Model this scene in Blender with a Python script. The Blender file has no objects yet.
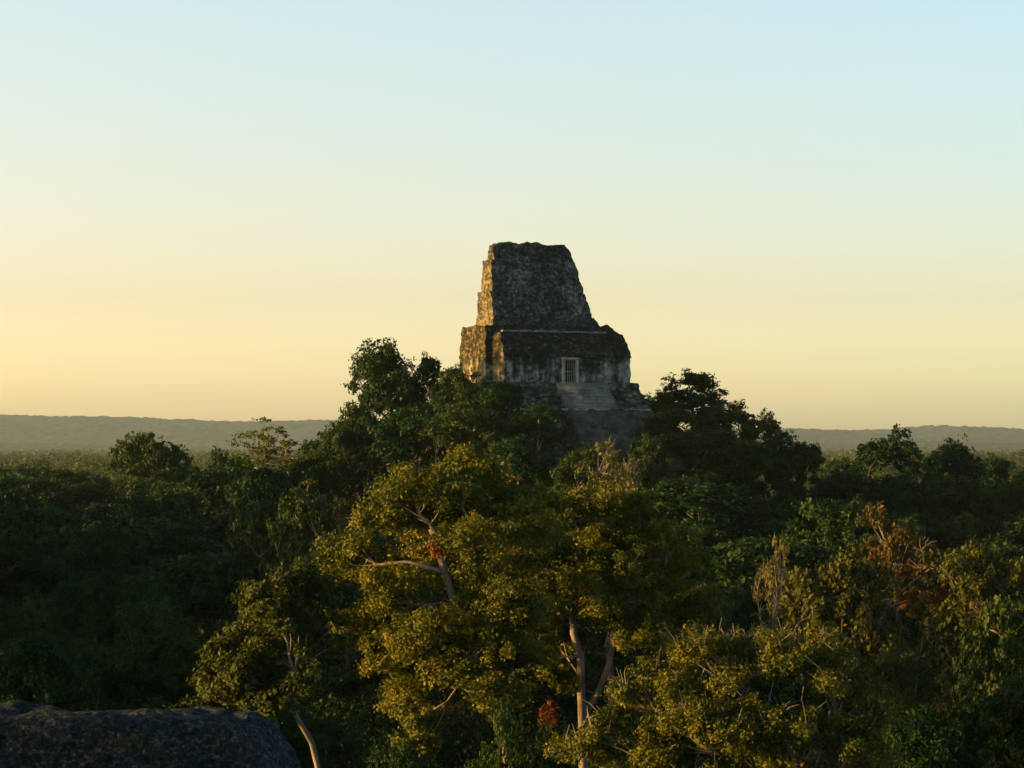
import bpy, math, random
import numpy as np
from mathutils import Vector, noise as mn

SC = bpy.context.scene
COL = SC.collection
PI = math.pi
F = 2844.0            # focal length in pixels of a 1024 wide frame
CAMZ = 32.0
HORY = 445.0

def at(px, py, d):
    return ((px - 512.0) / F * d, d, CAMZ - (py - HORY) / F * d)

# ---------------------------------------------------------------- camera
cd = bpy.data.cameras.new('camera'); cam = bpy.data.objects.new('camera', cd)
COL.objects.link(cam); SC.camera = cam
cam.location = (0, 0, CAMZ); cam.rotation_euler = (PI / 2, 0, 0)
cd.sensor_width = 36; cd.lens = 36 * F / 1024; cd.shift_y = 61 / 1024
cd.clip_start = 0.5; cd.clip_end = 60000

# ---------------------------------------------------------------- light
SUN_B, SUN_E = math.radians(12), math.radians(6.8)
sd = Vector((-math.cos(SUN_B) * math.cos(SUN_E), -math.sin(SUN_B) * math.cos(SUN_E), math.sin(SUN_E)))
sl = bpy.data.lights.new('sun', 'SUN'); so = bpy.data.objects.new('sun', sl); COL.objects.link(so)
so.rotation_euler = sd.to_track_quat('Z', 'Y').to_euler()
sl.energy = 5.0; sl.angle = math.radians(0.6); sl.color = (1.0, 0.55, 0.15)

w = bpy.data.worlds.new('World'); SC.world = w; w.use_nodes = True
nt = w.node_tree; nt.nodes.clear()
out = nt.nodes.new('ShaderNodeOutputWorld'); bg = nt.nodes.new('ShaderNodeBackground')
sky = nt.nodes.new('ShaderNodeTexSky'); sky.sky_type = 'NISHITA'; sky.sun_disc = False
sky.sun_elevation = SUN_E; sky.sun_rotation = math.atan2(sd.x, sd.y) % (2 * PI)
sky.air_density = 1.0; sky.dust_density = 1.2; sky.ozone_density = 1.0; sky.altitude = 0
# evening grade of the sky by elevation above the horizon (world direction)
tc = nt.nodes.new('ShaderNodeTexCoord'); sx = nt.nodes.new('ShaderNodeSeparateXYZ')
nt.links.new(tc.outputs['Generated'], sx.inputs[0])
mr = nt.nodes.new('ShaderNodeMapRange'); mr.inputs['From Min'].default_value = 0.0
mr.inputs['From Max'].default_value = 0.6
nt.links.new(sx.outputs['Z'], mr.inputs['Value'])
rp = nt.nodes.new('ShaderNodeValToRGB'); nt.links.new(mr.outputs[0], rp.inputs[0])
SKY_RAMP = [(0.0, (1, 1, 1)), (1.0, (1, 1, 1))]
SKY_RAMP = [(0.0, (1.66, 1.78, 2.36)), (0.035, (1.50, 1.62, 2.10)), (0.085, (1.17, 1.16, 1.47)), (0.16, (1.12, 1.13, 1.38)), (0.30, (1.16, 1.23, 1.37)), (0.45, (0.7, 0.8, 0.9)), (1.0, (0.27, 0.34, 0.40))]
rp.color_ramp.elements[0].position = SKY_RAMP[0][0]; rp.color_ramp.elements[0].color = (*SKY_RAMP[0][1], 1)
rp.color_ramp.elements[1].position = SKY_RAMP[-1][0]; rp.color_ramp.elements[1].color = (*SKY_RAMP[-1][1], 1)
for p, c in SKY_RAMP[1:-1]:
    e = rp.color_ramp.elements.new(p); e.color = (*c, 1)
mx = nt.nodes.new('ShaderNodeMix'); mx.data_type = 'RGBA'; mx.blend_type = 'MULTIPLY'
mx.inputs[0].default_value = 1
nt.links.new(sky.outputs[0], mx.inputs[6]); nt.links.new(rp.outputs[0], mx.inputs[7])
mr2 = nt.nodes.new('ShaderNodeMapRange'); mr2.inputs['From Min'].default_value = -0.2; mr2.inputs['From Max'].default_value = 0.2
nt.links.new(sx.outputs['X'], mr2.inputs['Value'])
gl = nt.nodes.new('ShaderNodeMix'); gl.data_type = 'RGBA'; nt.links.new(mr2.outputs[0], gl.inputs[0])
gl.inputs[6].default_value = (1.17, 1.05, 0.99, 1); gl.inputs[7].default_value = (0.885, 0.91, 0.92, 1)
mx2 = nt.nodes.new('ShaderNodeMix'); mx2.data_type = 'RGBA'; mx2.blend_type = 'MULTIPLY'; mx2.inputs[0].default_value = 1
nt.links.new(mx.outputs[2], mx2.inputs[6]); nt.links.new(gl.outputs[2], mx2.inputs[7])
# faint streaks of thin cloud low over the horizon
vm = nt.nodes.new('ShaderNodeMapping'); vm.inputs['Scale'].default_value = (5, 5, 110)
nt.links.new(tc.outputs['Generated'], vm.inputs[0])
cn = nt.nodes.new('ShaderNodeTexNoise'); cn.inputs['Scale'].default_value = 1.0; cn.inputs['Detail'].default_value = 4
nt.links.new(vm.outputs[0], cn.inputs['Vector'])
cr_ = nt.nodes.new('ShaderNodeMapRange'); cr_.inputs['From Min'].default_value = 0.56; cr_.inputs['From Max'].default_value = 0.78; cr_.inputs['To Max'].default_value = 0.45
nt.links.new(cn.outputs[0], cr_.inputs['Value'])
mx3 = nt.nodes.new('ShaderNodeMix'); mx3.data_type = 'RGBA'; mx3.blend_type = 'MULTIPLY'
lo_ = nt.nodes.new('ShaderNodeMapRange'); lo_.inputs['From Min'].default_value = 0.09; lo_.inputs['From Max'].default_value = 0.03
nt.links.new(sx.outputs['Z'], lo_.inputs['Value'])
ml_ = nt.nodes.new('ShaderNodeMath'); ml_.operation = 'MULTIPLY'; nt.links.new(cr_.outputs[0], ml_.inputs[0]); nt.links.new(lo_.outputs[0], ml_.inputs[1])
nt.links.new(ml_.outputs[0], mx3.inputs[0]); nt.links.new(mx2.outputs[2], mx3.inputs[6]); mx3.inputs[7].default_value = (0.90, 0.87, 0.90, 1)
nt.links.new(mx3.outputs[2], bg.inputs[0]); bg.inputs[1].default_value = 0.142
nt.links.new(bg.outputs[0], out.inputs[0])
SC.view_settings.view_transform = 'Standard'; SC.view_settings.look = 'None'
SC.view_settings.exposure = 1.05; SC.view_settings.gamma = 1
SC.cycles.max_bounces = 4; SC.cycles.diffuse_bounces = 2; SC.cycles.glossy_bounces = 1
SC.cycles.transmission_bounces = 3; SC.cycles.volume_bounces = 0; SC.cycles.transparent_max_bounces = 4
SC.cycles.use_denoising = True

# ---------------------------------------------------------------- helpers
def tag(o, label=None, cat=None, group=None, kind=None):
    if label: o['label'] = label
    if cat: o['category'] = cat
    if group: o['group'] = group
    if kind: o['kind'] = kind
    return o

def mesh_np(name, V, Q, attr=None, smooth=False):
    """V (n,3), Q (m,4) quads"""
    me = bpy.data.meshes.new(name)
    V = np.ascontiguousarray(V, dtype=np.float32); Q = np.ascontiguousarray(Q, dtype=np.int32)
    me.vertices.add(len(V)); me.vertices.foreach_set('co', V.ravel())
    k = Q.shape[1]
    me.loops.add(Q.size); me.loops.foreach_set('vertex_index', Q.ravel())
    me.polygons.add(len(Q))
    me.polygons.foreach_set('loop_start', np.arange(0, Q.size, k, dtype=np.int32))
    me.polygons.foreach_set('loop_total', np.full(len(Q), k, dtype=np.int32))
    if smooth: me.polygons.foreach_set('use_smooth', np.ones(len(Q), dtype=bool))
    if attr is not None:
        a = me.attributes.new('tint', 'FLOAT', 'POINT'); a.data.foreach_set('value', attr.astype(np.float32))
    me.update(calc_edges=True)
    return me

def link(name, me, mat, parent=None):
    o = bpy.data.objects.new(name, me); COL.objects.link(o)
    if mat is not None and len(me.materials) == 0: me.materials.append(mat)
    if parent: o.parent = parent
    return o

def empty(name, loc=(0, 0, 0), rz=0.0):
    o = bpy.data.objects.new(name, None); COL.objects.link(o)
    o.location = loc; o.rotation_euler = (0, 0, rz); o.empty_display_size = 0.5
    return o

class MB:
    """collects boxes and tubes for one mesh"""
    def __init__(s): s.V = []; s.Q = []; s.n = 0
    def add(s, V, Q):
        V = np.asarray(V, float); Q = np.asarray(Q, int)
        s.V.append(V); s.Q.append(Q + s.n); s.n += len(V)
    def box(s, x0, x1, y0, y1, z0, z1):
        V = [(x0,y0,z0),(x1,y0,z0),(x1,y1,z0),(x0,y1,z0),(x0,y0,z1),(x1,y0,z1),(x1,y1,z1),(x0,y1,z1)]
        s.add(V, [(0,3,2,1),(4,5,6,7),(0,1,5,4),(1,2,6,5),(2,3,7,6),(3,0,4,7)])
    def tube(s, P, R, k=6):
        P = np.asarray(P, float); n = len(P); R = np.broadcast_to(R, (n,))
        T = np.gradient(P, axis=0); T /= np.linalg.norm(T, axis=1)[:, None] + 1e-9
        up = np.where(np.abs(T[:, 2:3]) > 0.9, np.array([[1., 0, 0]]), np.array([[0., 0, 1]]))
        if (np.abs(T[:, 2]) > 0.9).any(): up = np.tile([[1., 0.2, 0]], (n, 1))
        A = np.cross(T, up); A /= np.linalg.norm(A, axis=1)[:, None] + 1e-9
        B = np.cross(T, A)
        th = np.arange(k) * 2 * PI / k
        V = (P[:, None, :] + R[:, None, None] * (np.cos(th)[None, :, None] * A[:, None, :] + np.sin(th)[None, :, None] * B[:, None, :])).reshape(-1, 3)
        i = np.arange(n - 1)[:, None] * k; j = np.arange(k)[None, :]; j2 = (j + 1) % k
        Q = np.stack([i + j, i + j2, i + k + j2, i + k + j], -1).reshape(-1, 4)
        s.add(V, Q)
    def mesh(s, name, smooth=False):
        return mesh_np(name, np.concatenate(s.V), np.concatenate(s.Q), smooth=smooth)

# ---------------------------------------------------------------- materials
def newmat(name):
    m = bpy.data.materials.new(name); m.use_nodes = True
    n = m.node_tree.nodes; n.clear()
    o = n.new('ShaderNodeOutputMaterial')
    return m, m.node_tree, o

def N(t, typ, **kw):
    n = t.nodes.new(typ)
    for k, v in kw.items(): setattr(n, k, v)
    return n

def ramp(t, stops, src):
    r = N(t, 'ShaderNodeValToRGB'); cr = r.color_ramp
    cr.elements[0].position = stops[0][0]; cr.elements[0].color = (*stops[0][1], 1)
    cr.elements[1].position = stops[-1][0]; cr.elements[1].color = (*stops[-1][1], 1)
    for p, c in stops[1:-1]:
        e = cr.elements.new(p); e.color = (*c, 1)
    t.links.new(src, r.inputs[0])
    return r.outputs[0]

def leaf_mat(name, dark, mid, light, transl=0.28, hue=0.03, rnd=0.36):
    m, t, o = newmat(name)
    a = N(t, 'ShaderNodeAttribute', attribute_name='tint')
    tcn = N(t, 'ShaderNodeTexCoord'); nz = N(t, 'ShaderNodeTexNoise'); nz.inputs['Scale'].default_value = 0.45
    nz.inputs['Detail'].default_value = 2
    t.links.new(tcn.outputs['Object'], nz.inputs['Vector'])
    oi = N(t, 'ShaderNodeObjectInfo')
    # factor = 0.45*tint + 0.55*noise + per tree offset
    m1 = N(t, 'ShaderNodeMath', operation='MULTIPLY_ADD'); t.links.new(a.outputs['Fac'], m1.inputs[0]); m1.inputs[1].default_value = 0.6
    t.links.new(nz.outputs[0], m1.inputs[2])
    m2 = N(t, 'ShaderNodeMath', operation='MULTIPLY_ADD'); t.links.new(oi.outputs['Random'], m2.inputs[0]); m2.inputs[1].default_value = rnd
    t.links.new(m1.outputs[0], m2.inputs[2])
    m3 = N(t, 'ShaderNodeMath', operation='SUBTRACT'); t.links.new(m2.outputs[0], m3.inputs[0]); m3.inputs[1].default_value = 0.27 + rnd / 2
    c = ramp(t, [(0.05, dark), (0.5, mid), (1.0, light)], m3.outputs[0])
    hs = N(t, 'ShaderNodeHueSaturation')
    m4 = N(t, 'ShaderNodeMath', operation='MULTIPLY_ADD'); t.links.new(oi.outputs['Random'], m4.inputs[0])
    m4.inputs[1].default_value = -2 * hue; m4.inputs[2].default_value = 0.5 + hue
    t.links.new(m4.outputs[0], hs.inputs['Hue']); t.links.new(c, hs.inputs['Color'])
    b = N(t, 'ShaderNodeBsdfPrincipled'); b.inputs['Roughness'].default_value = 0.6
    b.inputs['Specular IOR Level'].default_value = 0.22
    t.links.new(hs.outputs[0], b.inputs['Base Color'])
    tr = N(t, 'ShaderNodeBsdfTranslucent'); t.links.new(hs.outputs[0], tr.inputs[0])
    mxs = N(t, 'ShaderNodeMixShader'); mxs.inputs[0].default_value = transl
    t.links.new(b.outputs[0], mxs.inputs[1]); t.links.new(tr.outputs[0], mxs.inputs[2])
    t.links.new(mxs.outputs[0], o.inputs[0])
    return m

def bark_mat(name, c0, c1, scale=1.4):
    m, t, o = newmat(name)
    tcn = N(t, 'ShaderNodeTexCoord'); mp = N(t, 'ShaderNodeMapping'); mp.inputs['Scale'].default_value = (1, 1, 0.35)
    nz = N(t, 'ShaderNodeTexNoise'); nz.inputs['Scale'].default_value = scale; nz.inputs['Detail'].default_value = 5
    t.links.new(tcn.outputs['Object'], mp.inputs[0]); t.links.new(mp.outputs[0], nz.inputs['Vector'])
    c = ramp(t, [(0.38, c0), (0.62, c1)], nz.outputs[0])
    b = N(t, 'ShaderNodeBsdfPrincipled'); b.inputs['Roughness'].default_value = 0.85; b.inputs['Specular IOR Level'].default_value = 0.15
    t.links.new(c, b.inputs['Base Color']); t.links.new(b.outputs[0], o.inputs[0])
    bp = N(t, 'ShaderNodeBump'); bp.inputs['Distance'].default_value = 0.05; t.links.new(nz.outputs[0], bp.inputs['Height'])
    t.links.new(bp.outputs[0], b.inputs['Normal'])
    return m

def stone_mat(name, dark, mid, pale, cover, streak=0.0, course=0.42, scale=0.55, blockc=1.0, ochre=0.25, side=0.0, drip=0.0, low=0.0, bump=0.07):
    """weathered limestone masonry: block tones, lichen blotches, vertical rain streaks; COVER shifts towards the dark lichen"""
    m, t, o = newmat(name)
    L = t.links.new
    tcn = N(t, 'ShaderNodeTexCoord')
    n1 = N(t, 'ShaderNodeTexNoise'); n1.inputs['Scale'].default_value = scale; n1.inputs['Detail'].default_value = 8
    n1.inputs['Roughness'].default_value = 0.72; L(tcn.outputs['Object'], n1.inputs['Vector'])
    # masonry blocks
    mp = N(t, 'ShaderNodeMapping'); mp.inputs['Scale'].default_value = (1 / (course * 1.7), 1 / (course * 1.7), 1 / course)
    L(tcn.outputs['Object'], mp.inputs[0])
    vo = N(t, 'ShaderNodeTexVoronoi'); vo.inputs['Scale'].default_value = 1.0; vo.inputs['Randomness'].default_value = 0.55
    L(mp.outputs[0], vo.inputs['Vector'])
    sep = N(t, 'ShaderNodeSeparateColor'); L(vo.outputs['Color'], sep.inputs[0])
    # vertical streaks
    mp2 = N(t, 'ShaderNodeMapping'); mp2.inputs['Scale'].default_value = (1.9, 1.9, 0.22)
    L(tcn.outputs['Object'], mp2.inputs[0])
    n2 = N(t, 'ShaderNodeTexNoise'); n2.inputs['Scale'].default_value = 0.8; n2.inputs['Detail'].default_value = 5; L(mp2.outputs[0], n2.inputs['Vector'])
    def madd(src, k, add):
        q = N(t, 'ShaderNodeMath', operation='MULTIPLY_ADD'); L(src, q.inputs[0]); q.inputs[1].default_value = k
        if isinstance(add, float): q.inputs[2].default_value = add
        else: L(add, q.inputs[2])
        return q.outputs[0]
    f = madd(n1.outputs[0], 1.5, -0.75 + 0.5 - cover)
    f = madd(sep.outputs[0], 0.30 * blockc, f)
    f = madd(n2.outputs[0], streak, f)
    q = N(t, 'ShaderNodeMath', operation='SUBTRACT'); L(f, q.inputs[0]); q.inputs[1].default_value = 0.15 * blockc + 0.5 * streak; f = q.outputs[0]
    if low:
        n5 = N(t, 'ShaderNodeTexNoise'); n5.inputs['Scale'].default_value = 0.16; n5.inputs['Detail'].default_value = 2; L(tcn.outputs['Object'], n5.inputs['Vector'])
        f = madd(n5.outputs[0], low, f)
        q = N(t, 'ShaderNodeMath', operation='SUBTRACT'); L(f, q.inputs[0]); q.inputs[1].default_value = low * 0.5; f = q.outputs[0]
    if side:                 # sunlight painted in: sun-facing faces (object -X) turn paler, with less dark lichen
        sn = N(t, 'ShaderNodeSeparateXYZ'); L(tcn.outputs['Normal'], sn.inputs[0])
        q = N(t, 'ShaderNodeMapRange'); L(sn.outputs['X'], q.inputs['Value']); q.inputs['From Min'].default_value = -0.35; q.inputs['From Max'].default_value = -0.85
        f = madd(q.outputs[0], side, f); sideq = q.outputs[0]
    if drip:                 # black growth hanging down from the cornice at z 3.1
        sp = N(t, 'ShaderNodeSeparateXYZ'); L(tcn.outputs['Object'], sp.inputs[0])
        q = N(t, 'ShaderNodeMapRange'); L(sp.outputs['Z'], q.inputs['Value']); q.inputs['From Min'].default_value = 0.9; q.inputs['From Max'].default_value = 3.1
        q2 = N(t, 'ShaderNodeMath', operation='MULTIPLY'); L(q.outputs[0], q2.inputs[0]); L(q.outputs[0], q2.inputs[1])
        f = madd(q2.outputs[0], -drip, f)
    c = ramp(t, [(0.30, dark), (0.52, mid), (0.78, pale)], f)
    # warm ochre patches
    n3 = N(t, 'ShaderNodeTexNoise'); n3.inputs['Scale'].default_value = 0.35; n3.inputs['Detail'].default_value = 3; L(tcn.outputs['Object'], n3.inputs['Vector'])
    fr = ramp(t, [(0.5, (0, 0, 0)), (0.7, (ochre,) * 3)], n3.outputs[0])
    mxc = N(t, 'ShaderNodeMix', data_type='RGBA', blend_type='MULTIPLY'); L(fr, mxc.inputs[0]); L(c, mxc.inputs[6]); mxc.inputs[7].default_value = (1.0, 0.78, 0.5, 1)
    if side:                 # orange of the low sun put into the colour of those faces
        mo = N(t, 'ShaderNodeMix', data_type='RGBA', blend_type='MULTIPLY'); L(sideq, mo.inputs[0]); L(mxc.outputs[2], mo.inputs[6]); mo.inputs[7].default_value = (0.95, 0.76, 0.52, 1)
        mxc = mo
    b = N(t, 'ShaderNodeBsdfPrincipled'); b.inputs['Roughness'].default_value = 0.93; b.inputs['Specular IOR Level'].default_value = 0.12
    L(mxc.outputs[2], b.inputs['Base Color'])
    bp = N(t, 'ShaderNodeBump'); bp.inputs['Distance'].default_value = bump; bp.inputs['Strength'].default_value = 0.8
    hgt = madd(vo.outputs['Distance'], -0.6, n1.outputs[0])
    L(hgt, bp.inputs['Height']); L(bp.outputs[0], b.inputs['Normal'])
    L(b.outputs[0], o.inputs[0])
    return m

M = {}
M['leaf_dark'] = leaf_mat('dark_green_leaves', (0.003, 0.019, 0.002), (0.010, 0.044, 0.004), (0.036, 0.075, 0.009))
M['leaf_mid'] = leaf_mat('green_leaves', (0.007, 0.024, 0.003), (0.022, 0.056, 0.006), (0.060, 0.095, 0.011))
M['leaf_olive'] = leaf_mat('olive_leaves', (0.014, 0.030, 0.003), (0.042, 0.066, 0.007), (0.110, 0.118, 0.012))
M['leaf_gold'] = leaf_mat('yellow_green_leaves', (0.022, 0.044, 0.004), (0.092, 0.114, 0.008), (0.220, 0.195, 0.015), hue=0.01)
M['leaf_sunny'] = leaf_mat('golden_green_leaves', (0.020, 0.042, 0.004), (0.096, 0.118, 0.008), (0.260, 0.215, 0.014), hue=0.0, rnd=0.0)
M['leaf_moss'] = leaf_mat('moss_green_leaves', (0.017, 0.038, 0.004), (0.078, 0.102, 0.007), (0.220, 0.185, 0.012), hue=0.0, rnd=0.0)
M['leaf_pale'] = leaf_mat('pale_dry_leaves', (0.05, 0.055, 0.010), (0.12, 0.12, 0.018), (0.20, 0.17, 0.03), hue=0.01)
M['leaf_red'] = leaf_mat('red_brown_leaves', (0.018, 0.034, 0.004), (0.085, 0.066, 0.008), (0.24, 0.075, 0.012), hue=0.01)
M['brom'] = leaf_mat('red_bromeliad_leaves', (0.07, 0.018, 0.005), (0.13, 0.030, 0.008), (0.21, 0.055, 0.011), hue=0.0)
M['bark'] = bark_mat('brown_bark', (0.03, 0.026, 0.02), (0.085, 0.072, 0.055))
M['bark_pale'] = bark_mat('pale_bark', (0.10, 0.085, 0.06), (0.27, 0.23, 0.175))

# ---------------------------------------------------------------- terrain
TX, TY = at(566, 383, 341)[:2]; TZ = at(566, 383, 341)[2]
def gz(x, y):
    """ground height"""
    x = np.asarray(x, float); y = np.asarray(y, float)
    r = np.hypot(x, y)
    z = 3.5 + 1.6 * np.sin(x / 37 + 1) * np.cos(y / 51) + 1.0 * np.sin(x / 15 + y / 22)
    z = z + 2.0 * np.clip((y - 60) / 200, 0, 1)
    dx = (x - TX - 2) / 27.0; dy = (y - TY - 5); dy = np.where(dy < 0, dy / 40.0, dy / 30.0)
    z = z + 25.5 * np.exp(-(dx * dx + dy * dy))
    return z

# ---------------------------------------------------------------- leaves and trees
def leaf_quads(rng, P, Nrm, L, asp=0.55):
    """rhombic leaves at P with normals near NRM; returns V (4n,3), Q"""
    n = len(P)
    nr = Nrm + rng.normal(0, 0.75, (n, 3)); nr /= np.linalg.norm(nr, axis=1)[:, None] + 1e-9
    a = rng.normal(0, 1, (n, 3)); a[:, 2] -= 0.35
    a -= nr * (a * nr).sum(1)[:, None]; a /= np.linalg.norm(a, axis=1)[:, None] + 1e-9
    b = np.cross(nr, a)
    l = (L * np.exp(rng.normal(0, 0.27, n)))[:, None]
    p0 = P - a * l * 0.5; p1 = P + b * l * asp * 0.5; p2 = P + a * l * 0.5 - nr * l * 0.12; p3 = P - b * l * asp * 0.5
    V = np.stack([p0, p1, p2, p3], 1).reshape(-1, 3)
    Q = np.arange(4 * n).reshape(-1, 4)
    return V, Q

def tree_geo(seed, H=20., R=5.5, cb=8., nl=9, nc=9, rc=1.15, nleaf=12000, L=0.36, flat=0.78, trunk_r=0.38, lobe=0.46,
             up=0.25, twigs=0, fork=0.42, wob=0.5, shape=0.75, lean=0.0, vis=1.0, lobes=None, trunk_path=None, twr=1.0, skirts=1.0, extra=None, exr=0.85):
    """returns skeleton MB and leaf arrays (V, Q, tint)"""
    rng = np.random.default_rng(seed); sk = MB()
    rz = (H - cb) / 2
    if lobes is None:
        lobes = []
        for i in range(nl):
            rho = R * (1 - lobe) * math.sqrt((i + 0.35) / nl) * rng.uniform(0.85, 1.12)
            th = i * 2.39996 + rng.uniform(-0.35, 0.35) + seed
            r = R * lobe * rng.uniform(0.72, 1.18)
            zt = H - (H - cb) * (1 - math.sqrt(max(0.02, 1 - (rho / R) ** 2))) * shape
            z = zt - r * 0.75 - rng.uniform(0, 0.16) * (H - cb)
            lobes.append((rho * math.cos(th) + lean, rho * math.sin(th), z, r))
        for i in range(int(nl * skirts)):            # low skirts
            th = i * 2.39996 * 1.7 + rng.uniform(0, 1) + seed * 2; r = R * lobe * rng.uniform(0.6, 0.95)
            rho = R * (1 - lobe) * rng.uniform(0.7, 1.1)
            lobes.append((rho * math.cos(th) + lean * 0.6, rho * math.sin(th), cb + r * 0.6 + rng.uniform(0, 0.55) * (H - cb), r))
    # trunk
    hf = H * fork
    if trunk_path is None:
        k = 7
        s = np.linspace(0, 1, k)
        T = np.stack([lean * 0.5 * s + rng.normal(0, wob * 0.25, k) * s, rng.normal(0, wob * 0.25, k) * s, hf * s - 0.8 * (s == 0)], 1)
    else:
        T = np.array(trunk_path, float)
    tr = trunk_r * np.linspace(1.0, 0.68, len(T)); tr[0] *= 1.5
    sk.tube(T, tr, 9)
    # branching: every lobe grows from the nearest limb already there
    nodes = [T[i] for i in range(len(T) // 2, len(T))]; par = [i - 1 for i in range(len(nodes))]; ntr = len(nodes)
    plen = [0.0] * ntr; chains = []
    for ex in (extra or []):
        E = np.array(ex, float)
        sk.tube(E, trunk_r * exr * np.linspace(1, 0.5, len(E)), 8)
        for i, q in enumerate(E[1:]):
            nodes.append(q); par.append(len(nodes) - 2 if i else -1); plen.append(0.0)
    top = T[-1]
    order = sorted(range(len(lobes)), key=lambda i: np.linalg.norm(np.array(lobes[i][:3]) - top))
    for li in order:
        c = np.array(lobes[li][:3]); ar = np.array(nodes)
        dd = np.linalg.norm(ar - c, axis=1) + 0.25 * np.array(plen) + np.where(ar[:, 2] > c[2] + 0.3, 1.5, 0)
        k0 = int(np.argmin(dd)); st = nodes[k0]
        L0 = np.linalg.norm(c - st); m_n = max(3, int(L0 / 0.9) + 1)
        s_ = np.linspace(0, 1, m_n + 1)[:, None]
        mid = (st + c) / 2 + rng.normal(0, 0.10 * L0, 3) + np.array([0, 0, -0.06 * L0])
        P = (1 - s_) ** 2 * st + 2 * s_ * (1 - s_) * mid + s_ ** 2 * c
        P[1:-1] += rng.normal(0, wob * 0.10, (m_n - 1, 3))
        ch = [k0]; prev = k0
        for q in P[1:]:
            nodes.append(q); par.append(prev); plen.append(plen[prev] + L0 / m_n); prev = len(nodes) - 1; ch.append(prev)
        chains.append((li, ch))
    cnt = [0] * len(nodes)
    for li, ch in chains:
        k = ch[-1]
        while k >= 0:
            cnt[k] += 1; k = par[k]
    rr_ = [trunk_r * 0.72 * (max(c_, 1) / len(lobes)) ** 0.5 for c_ in cnt]
    C = []; CO = []
    for li, ch in chains:
        lx, ly, lz, lr = lobes[li]; c = np.array([lx, ly, lz])
        P = np.array([nodes[k] for k in ch]); rad_ = np.array([rr_[k] for k in ch]); rad_[0] = rad_[1]; rad_[-1] *= 0.6
        sk.tube(P, rad_, 7)
        n = max(4, int(nc * (lr / (R * lobe)) ** 2 * rng.uniform(0.8, 1.2)))
        D = rng.normal(0, 1, (n * 4, 3)); D /= np.linalg.norm(D, axis=1)[:, None]
        D[:, 2] += up; D = D[D[:, 2] > -0.5][:n]; D /= np.linalg.norm(D, axis=1)[:, None]
        rad = lr * rng.uniform(0.62, 1.05, len(D))[:, None]
        cc = c + D * rad * np.array([1, 1, 0.85])
        C.append(cc); CO.append(D)
        for q in cc:
            s2 = np.linspace(0, 1, 5)[:, None]
            a0 = P[rng.integers(max(0, len(P) - 3), len(P))]
            m2 = (a0 + q) / 2 + rng.normal(0, 0.15, 3)
            PP = (1 - s2) ** 2 * a0 + 2 * s2 * (1 - s2) * m2 + s2 ** 2 * q
            sk.tube(PP, vis * np.linspace(0.05, 0.02, 5), 4)
            for _ in range(twigs):
                d = rng.normal(0, 0.5, 3); d[2] = abs(d[2]) + 0.5; d *= rc * rng.uniform(0.6, 1.3)
                e = q + d
                sk.tube(np.array([q, (q + e) / 2 + rng.normal(0, 0.12, 3) * rc, e]), np.array([0.022, 0.016, 0.009]) * twr, 4)
                if rng.random() < 0.7:
                    f0 = (q + e) / 2; e2 = f0 + np.array([rng.normal(0, .5), rng.normal(0, .5), 0.4]) * rc * 0.7
                    sk.tube(np.array([f0, (f0 + e2) / 2 + 0.04, e2]), np.array([0.016, 0.011, 0.007]) * twr, 4)
    C = np.concatenate(C); CO = np.concatenate(CO)
    n = nleaf; idx = rng.integers(0, len(C), n)
    # small sprays inside each clump
    nsp = 9; SP = rng.normal(0, 1, (len(C), nsp, 3)); SP /= np.linalg.norm(SP, axis=2)[..., None]
    SP[..., 2] = SP[..., 2] * 0.8 + 0.18
    SP *= rng.uniform(0.35, 1.05, (len(C), nsp))[..., None]
    crad = rc * rng.uniform(0.65, 1.3, len(C))
    j = rng.integers(0, nsp, n)
    off = SP[idx, j] * crad[idx][:, None] + rng.normal(0, 0.19, (n, 3)) * crad[idx][:, None]
    off[:, 2] *= flat
    P = C[idx] + off
    Nr = off / (np.linalg.norm(off, axis=1)[:, None] + 1e-9) * 0.7 + CO[idx] * 0.5 + np.array([0, 0, 0.35])
    V, Q = leaf_quads(rng, P, Nr, L)
    tint = np.repeat(np.clip(rng.normal(0.5, 0.22, n) + (rng.uniform(-0.34, 0.34, len(C)))[idx], 0, 1), 4)
    return sk, V, Q, tint, C

class Proto: pass
PR = {}
def proto(name, leafm, barkm, **kw):
    p = Proto(); p.kw = kw
    sk, V, Q, tint, C = tree_geo(**kw)
    p.H = kw.get('H', 20.); p.R = kw.get('R', 5.5)
    p.sk = sk.mesh(name + '_trunk', smooth=True); p.sk.materials.append(barkm)
    p.cr = mesh_np(name + '_crown', V, Q, tint); p.cr.materials.append(leafm)
    p.V = V
    # actual extents
    p.top = float(np.quantile(V[:, 2], 0.9985)); p.rad = float(np.quantile(np.hypot(V[:, 0], V[:, 1]), 0.97))
    PR[name] = p
    return p

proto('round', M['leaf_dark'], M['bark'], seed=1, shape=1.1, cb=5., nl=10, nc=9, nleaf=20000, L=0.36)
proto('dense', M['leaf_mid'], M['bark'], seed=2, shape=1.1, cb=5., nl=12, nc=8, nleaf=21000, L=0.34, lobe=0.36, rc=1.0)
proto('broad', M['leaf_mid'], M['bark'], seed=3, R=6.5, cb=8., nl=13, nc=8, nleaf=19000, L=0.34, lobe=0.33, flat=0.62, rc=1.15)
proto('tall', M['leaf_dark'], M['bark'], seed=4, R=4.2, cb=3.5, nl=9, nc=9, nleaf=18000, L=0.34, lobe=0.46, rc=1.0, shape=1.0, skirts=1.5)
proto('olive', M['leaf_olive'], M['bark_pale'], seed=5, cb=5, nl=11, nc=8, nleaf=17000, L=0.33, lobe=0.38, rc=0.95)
proto('open', M['leaf_dark'], M['bark'], seed=6, cb=6., nl=9, nc=6, nleaf=11000, L=0.34, lobe=0.34, rc=0.95, wob=0.9)
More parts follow.
